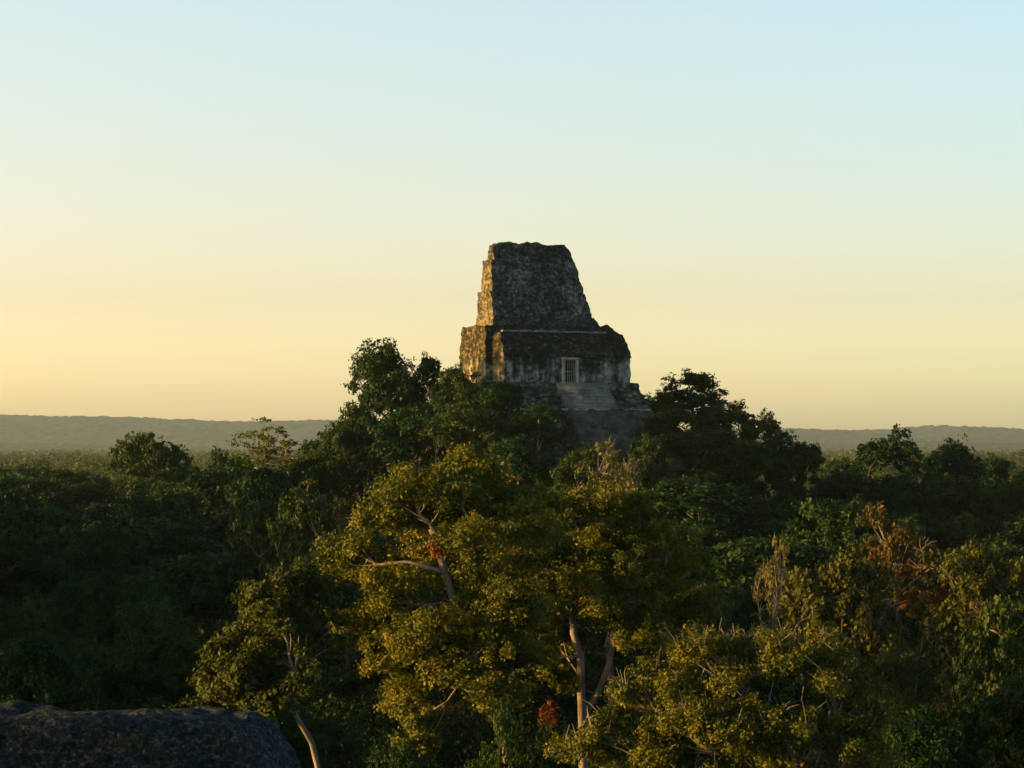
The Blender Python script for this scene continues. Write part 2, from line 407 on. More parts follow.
proto('lush', M['leaf_dark'], M['bark'], seed=7, R=5.0, cb=3., nl=12, nc=9, nleaf=26000, L=0.33, lobe=0.40, rc=1.1, shape=1.15)
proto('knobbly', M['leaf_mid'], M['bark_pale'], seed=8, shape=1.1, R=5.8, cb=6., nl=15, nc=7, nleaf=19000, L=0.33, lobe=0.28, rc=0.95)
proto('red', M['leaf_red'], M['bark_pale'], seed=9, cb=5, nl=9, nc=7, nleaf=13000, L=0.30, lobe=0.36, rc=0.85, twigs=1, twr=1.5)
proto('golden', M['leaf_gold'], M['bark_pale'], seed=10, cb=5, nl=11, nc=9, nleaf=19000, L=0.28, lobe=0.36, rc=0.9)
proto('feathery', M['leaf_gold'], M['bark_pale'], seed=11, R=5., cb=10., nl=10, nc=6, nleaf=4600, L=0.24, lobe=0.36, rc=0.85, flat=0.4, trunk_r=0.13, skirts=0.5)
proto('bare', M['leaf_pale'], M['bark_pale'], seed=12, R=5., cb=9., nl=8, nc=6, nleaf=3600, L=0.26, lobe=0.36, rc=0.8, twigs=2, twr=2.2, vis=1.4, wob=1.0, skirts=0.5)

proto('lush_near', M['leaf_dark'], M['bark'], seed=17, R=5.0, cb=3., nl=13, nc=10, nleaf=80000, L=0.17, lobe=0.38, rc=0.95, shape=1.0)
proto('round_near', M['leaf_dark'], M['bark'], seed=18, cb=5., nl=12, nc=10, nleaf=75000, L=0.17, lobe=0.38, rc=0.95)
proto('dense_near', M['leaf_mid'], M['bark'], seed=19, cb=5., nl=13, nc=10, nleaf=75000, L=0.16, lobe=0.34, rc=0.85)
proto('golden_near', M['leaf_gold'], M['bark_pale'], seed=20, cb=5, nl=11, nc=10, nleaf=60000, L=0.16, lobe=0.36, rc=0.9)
TREES = []
def plant(pname, x, y, ztop, width, label, group=None, rz=None, kindname='jungle_tree', cat='tree', sxy=1.0):
    if y < 235 and pname + '_near' in PR: pname += '_near'
    p = PR[pname]
    x = float(x); y = float(y); g = float(gz(x, y)) - 0.2
    h = ztop - g
    if h < 5: h = 5.0
    root = empty(kindname, (x, y, g), random.uniform(0, 2 * PI) if rz is None else rz)
    s = width / (2 * p.rad)
    root.scale = (s, s * sxy, h / p.top)
    tag(root, label, cat, group)
    a = bpy.data.objects.new('trunk', p.sk); COL.objects.link(a); a.parent = root
    b = bpy.data.objects.new('crown', p.cr); COL.objects.link(b); b.parent = root
    TREES.append((root, x, y))
    return root

def plant_px(pname, px, py, d, wpx, label, **kw):
    x, y, z = at(px, py, d)
    return plant(pname, x, y, z, wpx / F * d, label, **kw)

random.seed(7)
#TREES_BEGIN
exec_rows = True
G = 'forest trees around the temple'
# ---- trees on the temple mound and skyline, each as the photograph shows it
HAND = [
 # proto, px, py_top, distance, width px, label
 ('lush', 384, 341, 336, 80, 'tallest dark dense tree on the mound, standing up against the sky left of the temple'),
 ('dense', 425, 355, 338, 54, 'small dark tree between the tallest mound tree and the temple'),
 ('dense', 458, 366, 330, 66, 'bushy green tree just touching the lit left corner of the temple'),
 ('round', 498, 380, 326, 56, 'dark tree covering the foot of the temple wall at its left end'),
 ('broad', 470, 404, 314, 96, 'wide sunlit green tree below the left corner of the temple'),
 ('round', 408, 404, 320, 90, 'dark full tree directly below the tallest mound tree'),
 ('lush', 352, 404, 330, 62, 'leafy tree on the left shoulder of the mound below the tallest one'),
 ('round', 322, 436, 335, 58, 'low dark tree at the left foot of the mound against the hills'),
 ('lush', 537, 404, 320, 60, 'dark leafy tree standing left of the ramp below the temple stair'),
 ('round', 300, 452, 322, 60, 'dark tree on the mound foot beside the feathery pale tree'),
 ('dense', 690, 371, 352, 84, 'dark high crowned tree against the sky right of the temple'),
 ('dense', 660, 391, 345, 50, 'small dark tree touching the right flank of the temple'),
 ('round', 722, 402, 345, 66, 'dark full tree on the right shoulder of the mound'),
 ('open', 764, 411, 342, 60, 'open dark tree with sky showing through its crown on the right slope'),
 ('round', 800, 440, 345, 52, 'low dark tree at the right foot of the mound'),
 ('open', 690, 430, 328, 90, 'dark tree with bare limbs showing, below the right side of the temple'),
 ('tall', 748, 440, 325, 76, 'tall dark tree on the lower right slope of the mound'),
 ('lush', 640, 440, 315, 60, 'dark leafy tree at the lower end of the temple ramp'),
 ('feathery', 272, 418, 318, 98, 'thin feathery pale tree standing against the distant hills'),
 ('broad', 150, 433, 392, 92, 'broad crowned green tree rising above the left forest edge against the hills'),
 ('round', 232, 450, 380, 56, 'round dark tree standing between the broad crowned tree and the feathery one'),
 ('round', 64, 468, 420, 60, 'low round tree at the left of the forest edge under the hills'),
 ('open', 893, 428, 372, 92, 'dark open tree rising highest above the right forest edge'),
 ('round', 948, 440, 380, 72, 'dark round tree just right of the highest tree on the right forest edge'),
 ('dense', 990, 455, 392, 66, 'dark tree where the right forest edge drops towards the frame'),
 ('round', 850, 462, 378, 50, 'low dark tree in the dip left of the highest right edge tree'),
 ('round', 672, 408, 338, 62, 'dark full tree below the high crowned tree, against the right flank of the temple'),
 ('lush', 712, 428, 336, 66, 'dark leafy tree in the middle of the right mound slope'),
 ('lush', 770, 438, 336, 60, 'dark leafy tree low under the open tree on the right slope'),
 ('dense', 345, 425, 326, 60, 'green tree on the left mound slope just above the feathery tree'),
 ('round', 692, 474, 296, 84, 'dark tree at the mound foot just right of the bare reddish tipped tree'),
 # foot of the ramp
 ('round', 578, 447, 298, 66, 'dark tree at the foot of the temple ramp, just left of the bare tree'),
 ('lush', 520, 436, 306, 66, 'dark tree left of the ramp foot, below the thin dead trunk'),
 ('dense', 648, 436, 304, 60, 'green tree right of the ramp foot, behind the bare reddish tree'),
 ('round', 258, 462, 300, 76, 'dark tree hiding the stem of the feathery pale tree'),
 # bottom edge
 ('dense', 500, 704, 100, 130, 'low green bush crowned tree at the foot of the middle golden tree'),
 ('lush', 408, 742, 97, 110, 'low dark tree at the bottom edge, left of the golden tree foot'),
 ('dense', 556, 724, 101, 96, 'low green tree at the bottom edge between the two golden trees'),
 # middle ground
 ('bare', 612, 440, 262, 92, 'nearly bare pale branched tree with reddish tips below the temple ramp'),
 ('olive', 296, 489, 232, 78, 'domed olive tree with a sunlit brown edge left of the golden tree'),
 ('olive', 246, 512, 236, 70, 'smaller olive tree just left of the domed olive tree'),
 ('red', 905, 507, 205, 130, 'tree with orange and red leaves in the shaded forest on the right'),
 ('olive', 838, 553, 158, 135, 'olive green tree catching light in front of the red leaved tree'),
 ('bare', 778, 538, 176, 62, 'thin bare twigged tree in the dark gap right of the golden trees'),
 ('olive', 985, 545, 190, 115, 'olive tree tipped with orange near the right edge of the forest'),
 ('knobbly', 1004, 600, 132, 120, 'pale trunked tree standing by the right edge of the picture'),
 ('dense', 900, 655, 118, 140, 'dark rounded tree in the shade just right of the twiggy golden tree'),
]
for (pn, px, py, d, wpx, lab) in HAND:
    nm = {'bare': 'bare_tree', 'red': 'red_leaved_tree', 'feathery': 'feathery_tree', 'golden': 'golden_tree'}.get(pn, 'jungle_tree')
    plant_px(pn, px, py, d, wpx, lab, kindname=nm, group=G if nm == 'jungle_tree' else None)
#HAND_END
ORD = 'first second third fourth fifth sixth seventh eighth ninth tenth eleventh twelfth thirteenth fourteenth fifteenth sixteenth seventeenth eighteenth nineteenth twentieth'.split()
g_ = lambda x, c, s: math.exp(-((x - c) / s) ** 2)
ROWS = [
 # name words, distance, top y as a function of px, width m, x ranges, prototypes
 ('row behind the forest edge', 500, lambda x: 467, 11.5, [(-10, 300), (815, 1035)], ['round', 'dense', 'broad', 'lush']),
 ('forest edge row', 425, lambda x: 474, 11.5, [(-20, 290), (820, 1040)], ['round', 'dense', 'lush', 'knobbly']),
 ('row just under the edge', 355, lambda x: 486 - 14 * g_(x, 560, 300), 11.5, [(-20, 330), (770, 1040)], ['round', 'dense', 'broad', 'lush', 'round']),
 ('row at the mound foot', 298, lambda x: 497 - 34 * g_(x, 540, 190), 11.5, [(-20, 1040)], ['round', 'lush', 'dense', 'round', 'olive', 'tall']),
 ('next row below the mound', 248, lambda x: 517 - 22 * g_(x, 520, 200) + 8 * g_(x, 800, 100), 11.5, [(-20, 1040)], ['round', 'dense', 'lush', 'round', 'knobbly']),
 ('row level with the golden tops', 208, lambda x: 545 - 8 * g_(x, 500, 200) + 8 * g_(x, 100, 150), 11.0, [(-20, 300), (660, 1040)], ['round', 'lush', 'dense', 'round', 'tall']),
 ('row beside the golden trees', 172, lambda x: 582 + 6 * g_(x, 760, 60), 10.5, [(-20, 330), (680, 1040)], ['round', 'lush', 'dense', 'round']),
 ('row beside the golden stems', 143, lambda x: 622 + 8 * g_(x, 60, 80), 10.0, [(-20, 330), (690, 1040)], ['round', 'lush', 'round', 'dense']),
 ('second row from the bottom', 118, lambda x: 668, 9.0, [(-20, 200), (860, 1050)], ['lush', 'round', 'dense']),
 ('bottom row', 96, lambda x: 716, 8.0, [(395, 560), (880, 1040)], ['lush', 'round', 'dense']),
]
TONE = {'round': 'dark rounded tree', 'dense': 'green bushy tree', 'broad': 'broad flat crowned tree', 'lush': 'dark thick leaved tree',
        'knobbly': 'green knobbly crowned tree', 'olive': 'olive green tree', 'tall': 'narrow tall dark tree'}
FEAT = [(px, d) for (pn, px, py, d, wpx, lab) in HAND if pn in ('red', 'bare', 'golden', 'olive')]
hand_pts = [(t[1], t[2]) for t in TREES]
for (words, d0, top, wm, ranges, kinds) in ROWS:
    c = 0; items = []
    for (a, b) in ranges:
        step = wm * F / d0 * 0.63
        x = a + step * 0.3
        while x < b:
            px = x + random.uniform(-0.15, 0.15) * step
            d = d0 * random.uniform(0.94, 1.06)
            X, Y, Z = at(px, top(px), d)
            wd = wm * random.uniform(0.70, 1.15); Z += random.choice((-3.0, -1.6, -.6, .6, 1.6)) + random.uniform(-.6, .6)
            if any(abs(px - fp) < 48 and 0.70 * fd < d < fd for fp, fd in FEAT): x += step; continue
            if all(math.hypot(X - hx, Y - hy) > 4.0 for hx, hy in hand_pts):
                items.append((px, X, Y, Z, wd, random.choice(kinds)))
            x += step
    items.sort()
    cnt = {}
    for (px, X, Y, Z, wd, kn) in items:
        cnt[kn] = cnt.get(kn, 0) + 1
        lab = f"{ORD[cnt[kn]-1]} {TONE[kn]} from the left in the {words}"
        plant(kn, X, Y, Z, wd, lab, group='forest trees in the ' + words)
#ROWS_END

# ---- the big golden trees in front, each with its own limbs
def hero(kindname, label, px, base_d, ztop_px, H, leafm, barkm, broms=(), **kw):
    x, y, z = at(px, ztop_px, base_d); g = float(gz(x, y)) - 0.3
    root = empty(kindname, (x, y, g)); tag(root, label, 'tree')
    sk, V, Q, tint, C = tree_geo(H=z - g, **kw)
    link('trunk', sk.mesh(kindname + '_trunk', smooth=True), barkm, root)
    cr = mesh_np(kindname + '_crown', V, Q, tint); link('crown', cr, leafm, root)
    for (bx, by, br) in broms:
        # bromeliad clump on a limb: a rosette of pointed leaves
        wx = (bx - px) / F * base_d; wz = CAMZ - (by - HORY) / F * base_d - g
        rng = np.random.default_rng(int(bx)); n = 420
        o = rng.normal(0, 1, (n, 3)) * np.array([.34, .3, .5]) * br
        VV, _ = leaf_quads(rng, o + np.array([wx, -1.5, wz]), o / br + np.array([0, -.3, .2]), 0.16, asp=0.4)
        link('red_leaves', mesh_np('red_leaves', VV, np.arange(4 * n).reshape(-1, 4), np.repeat(rng.uniform(0, 1, n), 4)), M['brom'], root)
    return root, g

def lob(px0, g, d, lst):
    """lobes given as (px, py, depth offset, radius) -> local coordinates"""
    return [((a - px0) / F * d, dy, CAMZ - (b - HORY) / F * d - g, r) for (a, b, dy, r) in lst]

def hero_px(kindname, label, px, d, top, lobes_px, trunk_px, leafm, barkm, broms=(), **kw):
    x = (px - 512) / F * d; g = float(gz(x, d)) - 0.3
    L_ = lob(px, g, d, lobes_px)
    T_ = [((a - px) / F * d, dy, (CAMZ - (b - HORY) / F * d - g) if b is not None else -0.5) for (a, b, dy) in trunk_px]
    if 'extra_px' in kw:
        kw['extra'] = [[((a - px) / F * d, dy, CAMZ - (b - HORY) / F * d - g) for (a, b, dy) in e] for e in kw.pop('extra_px')]
    return hero(kindname, label, px, d, top, 0, leafm, barkm, broms, lobes=L_, trunk_path=T_, **kw)

# left golden tree
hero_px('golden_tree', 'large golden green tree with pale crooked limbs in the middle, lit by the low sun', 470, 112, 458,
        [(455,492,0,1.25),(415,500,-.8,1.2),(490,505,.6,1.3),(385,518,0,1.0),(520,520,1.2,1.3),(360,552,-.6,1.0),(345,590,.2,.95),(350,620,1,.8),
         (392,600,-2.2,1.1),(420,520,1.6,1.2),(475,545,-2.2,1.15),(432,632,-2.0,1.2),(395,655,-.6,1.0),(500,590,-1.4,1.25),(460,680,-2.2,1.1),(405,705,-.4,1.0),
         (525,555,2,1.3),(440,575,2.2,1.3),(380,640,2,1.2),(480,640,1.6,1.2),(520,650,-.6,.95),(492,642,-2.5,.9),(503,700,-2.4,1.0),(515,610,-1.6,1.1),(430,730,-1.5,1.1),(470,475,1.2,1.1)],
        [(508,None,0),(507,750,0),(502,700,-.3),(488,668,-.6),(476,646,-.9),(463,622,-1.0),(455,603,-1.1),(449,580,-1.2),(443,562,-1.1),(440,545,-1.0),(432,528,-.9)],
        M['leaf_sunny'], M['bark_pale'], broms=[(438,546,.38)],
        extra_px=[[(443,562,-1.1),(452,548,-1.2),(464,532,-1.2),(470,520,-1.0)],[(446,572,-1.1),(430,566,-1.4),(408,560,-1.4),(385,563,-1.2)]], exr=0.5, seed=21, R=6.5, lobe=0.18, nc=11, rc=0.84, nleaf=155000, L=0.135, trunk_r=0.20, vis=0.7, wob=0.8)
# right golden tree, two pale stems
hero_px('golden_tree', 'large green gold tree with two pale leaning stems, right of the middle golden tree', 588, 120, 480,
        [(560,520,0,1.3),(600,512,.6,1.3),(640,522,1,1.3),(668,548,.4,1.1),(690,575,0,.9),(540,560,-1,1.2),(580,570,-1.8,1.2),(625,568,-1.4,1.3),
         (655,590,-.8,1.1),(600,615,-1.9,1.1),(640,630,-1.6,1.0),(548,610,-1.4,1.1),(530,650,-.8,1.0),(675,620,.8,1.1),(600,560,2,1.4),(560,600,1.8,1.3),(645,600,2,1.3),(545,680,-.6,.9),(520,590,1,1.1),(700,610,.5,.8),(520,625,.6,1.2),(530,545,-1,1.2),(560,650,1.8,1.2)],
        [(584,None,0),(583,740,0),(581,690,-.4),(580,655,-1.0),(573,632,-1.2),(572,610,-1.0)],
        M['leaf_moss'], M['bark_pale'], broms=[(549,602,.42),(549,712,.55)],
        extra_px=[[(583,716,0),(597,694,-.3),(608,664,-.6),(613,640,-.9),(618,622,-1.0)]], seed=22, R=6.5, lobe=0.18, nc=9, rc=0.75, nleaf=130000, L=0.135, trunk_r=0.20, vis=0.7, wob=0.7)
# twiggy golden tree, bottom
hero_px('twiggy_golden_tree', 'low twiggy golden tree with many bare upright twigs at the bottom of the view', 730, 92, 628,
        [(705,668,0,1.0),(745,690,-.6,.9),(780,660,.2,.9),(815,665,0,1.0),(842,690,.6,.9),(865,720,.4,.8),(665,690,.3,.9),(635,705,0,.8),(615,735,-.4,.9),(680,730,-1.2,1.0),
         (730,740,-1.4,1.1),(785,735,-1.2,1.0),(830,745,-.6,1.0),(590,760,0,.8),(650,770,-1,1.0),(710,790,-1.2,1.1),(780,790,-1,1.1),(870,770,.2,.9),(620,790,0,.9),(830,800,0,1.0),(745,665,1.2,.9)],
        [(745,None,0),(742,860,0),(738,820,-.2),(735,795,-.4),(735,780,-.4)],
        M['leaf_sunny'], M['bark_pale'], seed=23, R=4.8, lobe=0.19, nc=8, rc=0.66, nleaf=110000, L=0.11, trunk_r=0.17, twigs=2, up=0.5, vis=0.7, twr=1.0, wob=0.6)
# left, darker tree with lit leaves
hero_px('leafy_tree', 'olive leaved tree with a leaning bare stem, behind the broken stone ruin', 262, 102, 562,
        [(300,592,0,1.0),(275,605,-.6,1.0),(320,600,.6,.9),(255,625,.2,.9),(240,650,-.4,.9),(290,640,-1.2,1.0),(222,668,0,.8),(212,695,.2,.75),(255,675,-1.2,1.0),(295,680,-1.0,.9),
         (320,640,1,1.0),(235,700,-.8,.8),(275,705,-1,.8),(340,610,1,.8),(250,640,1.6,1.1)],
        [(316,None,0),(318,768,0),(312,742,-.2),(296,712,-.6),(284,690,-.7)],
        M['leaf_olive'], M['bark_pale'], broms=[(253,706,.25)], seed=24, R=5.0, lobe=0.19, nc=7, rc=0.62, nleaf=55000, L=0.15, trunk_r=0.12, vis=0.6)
# pale dead stem on the mound
dx, dy_, dz = at(538, 446, 318); dead = empty('dead_trunk', (dx, dy_, float(gz(dx, dy_)) - .2)); tag(dead, 'thin pale dead trunk standing in the dark leaves below the temple', 'dead tree')
mb = MB(); hh = at(538, 420, 318)[2] - dead.location.z
mb.tube([(0,0,0),(.1,0,hh*.4),(-.05,0,hh*.75),(.1,0,hh)], [.2,.16,.13,.08], 8); link('trunk', mb.mesh('dead_stem', True), M['bark_pale'], dead)
mb = MB(); mb.tube([(0,0,hh*.7),(.5,-.1,hh*.82),(.7,-.1,hh*.9)], [.12,.08,.04], 6); mb.tube([(0,0,hh*.6),(-.5,0,hh*.68),(-.6,.1,hh*.74)], [.1,.06,.03], 6)
link('branch', mb.mesh('dead_branch', True), M['bark_pale'], dead)

# ---------------------------------------------------------------- temple
A = math.radians(28)
temple = empty('temple_pyramid', (TX, TY, TZ), A)
tag(temple, 'ancient stepped stone temple with a tall roof comb rising above the jungle', 'temple')
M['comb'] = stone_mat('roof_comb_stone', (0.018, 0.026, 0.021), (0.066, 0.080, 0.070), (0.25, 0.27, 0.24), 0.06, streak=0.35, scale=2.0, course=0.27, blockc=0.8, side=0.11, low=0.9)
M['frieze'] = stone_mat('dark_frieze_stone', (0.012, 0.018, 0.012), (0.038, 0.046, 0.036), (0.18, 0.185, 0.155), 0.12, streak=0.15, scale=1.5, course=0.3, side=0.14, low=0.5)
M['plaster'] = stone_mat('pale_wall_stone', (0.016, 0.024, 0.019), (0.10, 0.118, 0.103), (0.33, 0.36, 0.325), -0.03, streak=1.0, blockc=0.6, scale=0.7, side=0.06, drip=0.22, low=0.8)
M['tierst'] = stone_mat('mossy_tier_stone', (0.014, 0.020, 0.014), (0.055, 0.066, 0.052), (0.22, 0.235, 0.20), 0.03)
M['stairst'] = stone_mat('grey_stair_stone', (0.09, 0.095, 0.09), (0.16, 0.17, 0.16), (0.24, 0.26, 0.245), -0.12, blockc=0.9, ochre=0.0, course=0.38, bump=0.015)
M['rampst'] = stone_mat('earthy_ramp_stone', (0.035, 0.040, 0.030), (0.075, 0.08, 0.062), (0.12, 0.13, 0.11), -0.02, blockc=0.7, scale=0.5, ochre=0.0, bump=0.02)
M['ledge'] = stone_mat('pale_ledge_stone', (0.04, 0.045, 0.04), (0.18, 0.19, 0.17), (0.36, 0.37, 0.33), -0.02, blockc=1.3)
M['frame'] = stone_mat('pale_door_frame_stone', (0.08, 0.085, 0.08), (0.24, 0.25, 0.235), (0.40, 0.42, 0.39), -0.2)
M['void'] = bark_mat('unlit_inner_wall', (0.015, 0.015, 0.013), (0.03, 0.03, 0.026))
M['bars'] = bark_mat('grey_metal_bars', (0.34, 0.35, 0.34), (0.46, 0.47, 0.46))

def rough(name, rings, mat, parent, res=0.2, amp=0.12, blk=(0.75, 0.42), crumble=0.0, seed=0, cap=True, skip=None):
    """weathered masonry mass lofted through rings (z, u0, u1, v0, v1), bottom to top. CRUMBLE lowers the top edge unevenly."""
    V = []; Q = []
    ztop = rings[-1][0]; zbot = rings[0][0]
    def disp(p):
        x, y, z = p
        so_ = seed * 17.3
        course = math.floor(z / blk[1]); u = (x + y) / blk[0] + (course % 2) * 0.5
        h = math.sin(math.floor(u) * 127.1 + course * 311.7 + so_) * 43758.5453; h -= math.floor(h)
        nv = mn.noise_vector(Vector((x * 0.9 + so_, y * 0.9, z * 0.9)))
        nf = mn.noise_vector(Vector((x * 3.1 + so_, y * 3.1, z * 3.1)))
        d = [nv[i] * amp * 1.3 + nf[i] * amp * 0.6 for i in range(3)]
        d[2] *= 0.6
        q = [x + d[0], y + d[1], z + d[2]]
        k = (h - 0.5) * amp * 1.1
        cx = (rings[0][1] + rings[0][2]) / 2; cy = (rings[0][3] + rings[0][4]) / 2
        w0 = max(0.1, (rings[0][2] - rings[0][1]) / 2); w1 = max(0.1, (rings[0][4] - rings[0][3]) / 2)
        ax, ay = (x - cx) / w0, (y - cy) / w1
        if abs(ax) > abs(ay): q[0] += k * (1 if ax > 0 else -1)
        else: q[1] += k * (1 if ay > 0 else -1)
        if crumble > 0:
            t = max(0.0, (z - (ztop - 1.2)) / 1.2)
            c = mn.noise(Vector((x * 0.55 + so_, y * 0.55, 3.3))) * 0.7 + mn.noise(Vector((x * 1.9 + so_, y * 1.9, 1.1))) * 0.4
            q[2] -= t * crumble * max(0.0, c + 0.35)
        return q
    def patch(fn, nu, nv):
        base = len(V)
        for j in range(nv + 1):
            for i in range(nu + 1):
                V.append(disp(fn(i / nu, j / nv)))
        for j in range(nv):
            for i in range(nu):
                a = base + j * (nu + 1) + i
                Q.append((a, a + 1, a + nu + 2, a + nu + 1))
    for k in range(len(rings) - 1):
        z0, a0, b0, c0, d0 = rings[k]; z1, a1, b1, c1, d1 = rings[k + 1]
        ln = lambda p, q, t: p + (q - p) * t
        slope = math.sqrt((z1 - z0) ** 2 + (c1 - c0) ** 2 + (a1 - a0) ** 2)
        nv_ = max(1, int(slope / res)); nu = max(2, int((b0 - a0) / res)); nw = max(2, int((d0 - c0) / res))
        patch(lambda s, t: (ln(ln(a0, b0, s), ln(a1, b1, s), t), ln(c0, c1, t), ln(z0, z1, t)), nu, nv_)
        patch(lambda s, t: (ln(ln(b0, a0, s), ln(b1, a1, s), t), ln(d0, d1, t), ln(z0, z1, t)), nu, nv_)
        patch(lambda s, t: (ln(b0, b1, t), ln(ln(c0, d0, s), ln(c1, d1, s), t), ln(z0, z1, t)), nw, nv_)
        patch(lambda s, t: (ln(a0, a1, t), ln(ln(d0, c0, s), ln(d1, c1, s), t), ln(z0, z1, t)), nw, nv_)
    if cap:
        z1, a1, b1, c1, d1 = rings[-1]
        patch(lambda s, t: (a1 + (b1 - a1) * s, c1 + (d1 - c1) * t, z1), max(2, int((b1 - a1) / res)), max(2, int((d1 - c1) / res)))
    return link(name, mesh_np(name, np.array(V), np.array(Q)), mat, parent)

# v=0 is the plane of the front wall, u to the right, z=0 the door sill
# front wall band with a real door opening at u 0.0 .. 1.5
DU0, DU1, DH = -0.25, 1.35, 2.85
FR = 9.0
FW = 8.4
rough('front_wall', [(0, -FW, DU0, 0, 4.9), (3.1, -FW, DU0, 0, 4.9)], M['plaster'], temple, amp=0.10, seed=1, cap=False)
rough('front_wall', [(0, DU1, FR - .05, 0, 4.9), (3.1, DU1, FR - .1, 0, 4.9)], M['plaster'], temple, amp=0.10, seed=2, cap=False)
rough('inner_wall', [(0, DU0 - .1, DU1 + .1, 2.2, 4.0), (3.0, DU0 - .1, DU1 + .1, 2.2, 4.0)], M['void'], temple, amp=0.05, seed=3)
rough('front_frieze', [(3.102, -FW - .08, FR + .0, -.08, 5.0), (3.5, -FW - .06, FR + .0, -.05, 5.0), (5.3, -FW + .1, FR - .05, 1.05, 5.0), (6.1, -FW + .35, FR - .2, 1.75, 5.0)],
      M['frieze'], temple, amp=0.12, crumble=0.25, seed=4)
mb = MB(); mb.box(DU0 - .12, DU1 + .12, 0.15, 0.6, DH, 3.08); mb.box(DU0 - .1, DU1 + .1, .05, 2.3, -.3, 0.02)
rough('door_lintel', [(DH - .02, DU0 - .42, DU1 + .42, -.14, .5), (3.08, DU0 - .42, DU1 + .42, -.14, .5)], M['frame'], temple, amp=0.04, seed=5)
for s in (0, 1):
    u = DU0 - .36 if s == 0 else DU1 + .0
    rough('door_jamb', [(0.0, u, u + .36, -.11, .42), (DH - .05, u, u + .36, -.11, .42)], M['frame'], temple, amp=0.03, seed=6 + s)
rough('door_sill', [(-.3, DU0 - .1, DU1 + .1, .1, 2.3), (0.03, DU0 - .1, DU1 + .1, .1, 2.3)], M['stairst'], temple, amp=0.03, seed=8)
m_ = MB(); m_.box(DU0, DU1, .36, .42, 2.66, 2.78); gate = link('door_grille', m_.mesh('grille_rail'), M['bars'], temple)
for zz in (.04, 1.35):
    m_ = MB(); m_.box(DU0, DU1, .362, .418, zz, zz + .08); link('rail', m_.mesh('grille_rail'), M['bars'], gate)
for k in range(6):
    u = DU0 + .08 + k * (DU1 - DU0 - .16) / 5
    m_ = MB(); m_.tube([(u, .39, .1), (u, .39, 1.4), (u, .39, 2.65)], .038, 8); link('bar', m_.mesh('bar'), M['bars'], gate)
# pale ledge running along the top of the frieze
rough('roof_ledge', [(6.12, -FW + .75, FR - 2.4, 1.72, 2.3), (6.32, -FW + .75, FR - 2.4, 1.74, 2.3)], M['ledge'], temple, amp=0.09, seed=9)
# rear block
rough('rear_wall', [(-.2, -9.3, 9.2, 3.0, 9.8), (3.0, -9.3, 9.2, 3.0, 9.8)], M['plaster'], temple, amp=0.10, seed=10, cap=False)
rough('rear_frieze', [(3.002, -9.36, 9.25, 2.93, 9.87), (3.5, -9.34, 9.22, 2.95, 9.86), (7.0, -9.0, 8.7, 3.7, 9.6)], M['frieze'], temple, amp=0.12, crumble=0.35, seed=11)
# comb: three tiers, front leaning back
cf = lambda z: 5.0 + (z - 7.0) / 10.6 * 3.2            # front plane
rough('comb_base', [(6.1, -7.6, 9.2, 3.4, 9.4), (6.7, -7.5, 8.7, 3.6, 9.4), (7.3, -7.5, 8.2, 4.3, 9.4)], M['comb'], temple, amp=0.22, crumble=0.4, seed=12)
rough('comb_base', [(7.0, -7.25, 7.6, 4.8, 9.6), (8.2, -7.1, 6.95, cf(8.2), 9.6)], M['comb'], temple, amp=0.16, crumble=0.3, seed=13)
rough('roof_comb', [(7.9, -7.05, 6.65, cf(7.9), 9.62), (11.2, -6.95, 6.15, cf(11.2), 9.6)], M['comb'], temple, amp=0.11, crumble=0.25, seed=14)
rough('roof_comb', [(10.9, -6.55, 6.1, cf(10.8) + .02, 9.5), (15.1, -6.4, 5.35, cf(15.0), 9.45)], M['comb'], temple, amp=0.11, crumble=0.25, seed=15)
rough('comb_cap', [(14.8, -5.95, 5.3, cf(14.8) + .02, 9.15), (16.2, -5.75, 5.0, cf(16.1), 9.0), (17.25, -5.65, 4.3, cf(17.2), 8.95)], M['comb'], temple, amp=0.14, crumble=0.5, seed=16)
#RIDGE
rough('comb_ridge', [(16.9, -5.5, 2.9, cf(17) + .1, 8.8), (17.6, -5.2, 1.6, cf(17.3) + .15, 8.7)], M['comb'], temple, amp=0.18, crumble=0.7, seed=17)
# platform under the building and stairs
rough('upper_tier', [(-3.1, -11.6, 10.9, -2.9, 12.4), (-1.7, -11.1, 10.2, -1.9, 12.0)], M['tierst'], temple, amp=0.22, seed=18)
rough('upper_tier', [(-1.8, -10.6, 10.1, -1.6, 11.5), (-.04, -10.1, 9.5, -.75, 11.1)], M['tierst'], temple, amp=0.22, seed=19)
stair = MB(); ns = 8; SU0, SU1 = -1.9, 4.9
for k in range(ns):
    z1 = -.02 - k * 3.12 / ns; v1 = -1.15 - k * 2.9 / ns
    stair.box(SU0, SU1, v1 - .30, v1 + 1.2, z1 - .9, z1 - .08)
    stair.box(SU0 - .04, SU1 + .04, v1 - .36, v1 + 1.2, z1 - .078, z1)
st = link('stairway', stair.mesh('stairway'), M['stairst'], temple)
# lower body of the pyramid, mostly under trees, down to the ground
rough('lower_ledge', [(-3.35, -12.6, 9.1, -4.6, 13.2), (-3.12, -12.6, 9.1, -4.6, 13.2)], M['ledge'], temple, amp=0.05, seed=20)
z, hw, vf, vb = -3.36, 12.0, -4.5, 13.1
for k in range(4):
    rough('lower_tier', [(z - 6.2, -hw - 3.6, hw + 3.4, vf - 3.6, vb + 3.6), (z, -hw, hw - 2.8, vf, vb)], M['tierst'], temple, res=0.45, amp=0.35, seed=21 + k)
    z -= 6.3; hw += 4.3; vf -= 4.3; vb += 4.3
rough('ramp', [(-24.0, -4.4, 11.0, -26.0, -2.0), (-3.345, -2.6, 8.6, -5.6, -2.0)], M['rampst'], temple, res=0.3, amp=0.22, seed=30)
#TEMPLE_END

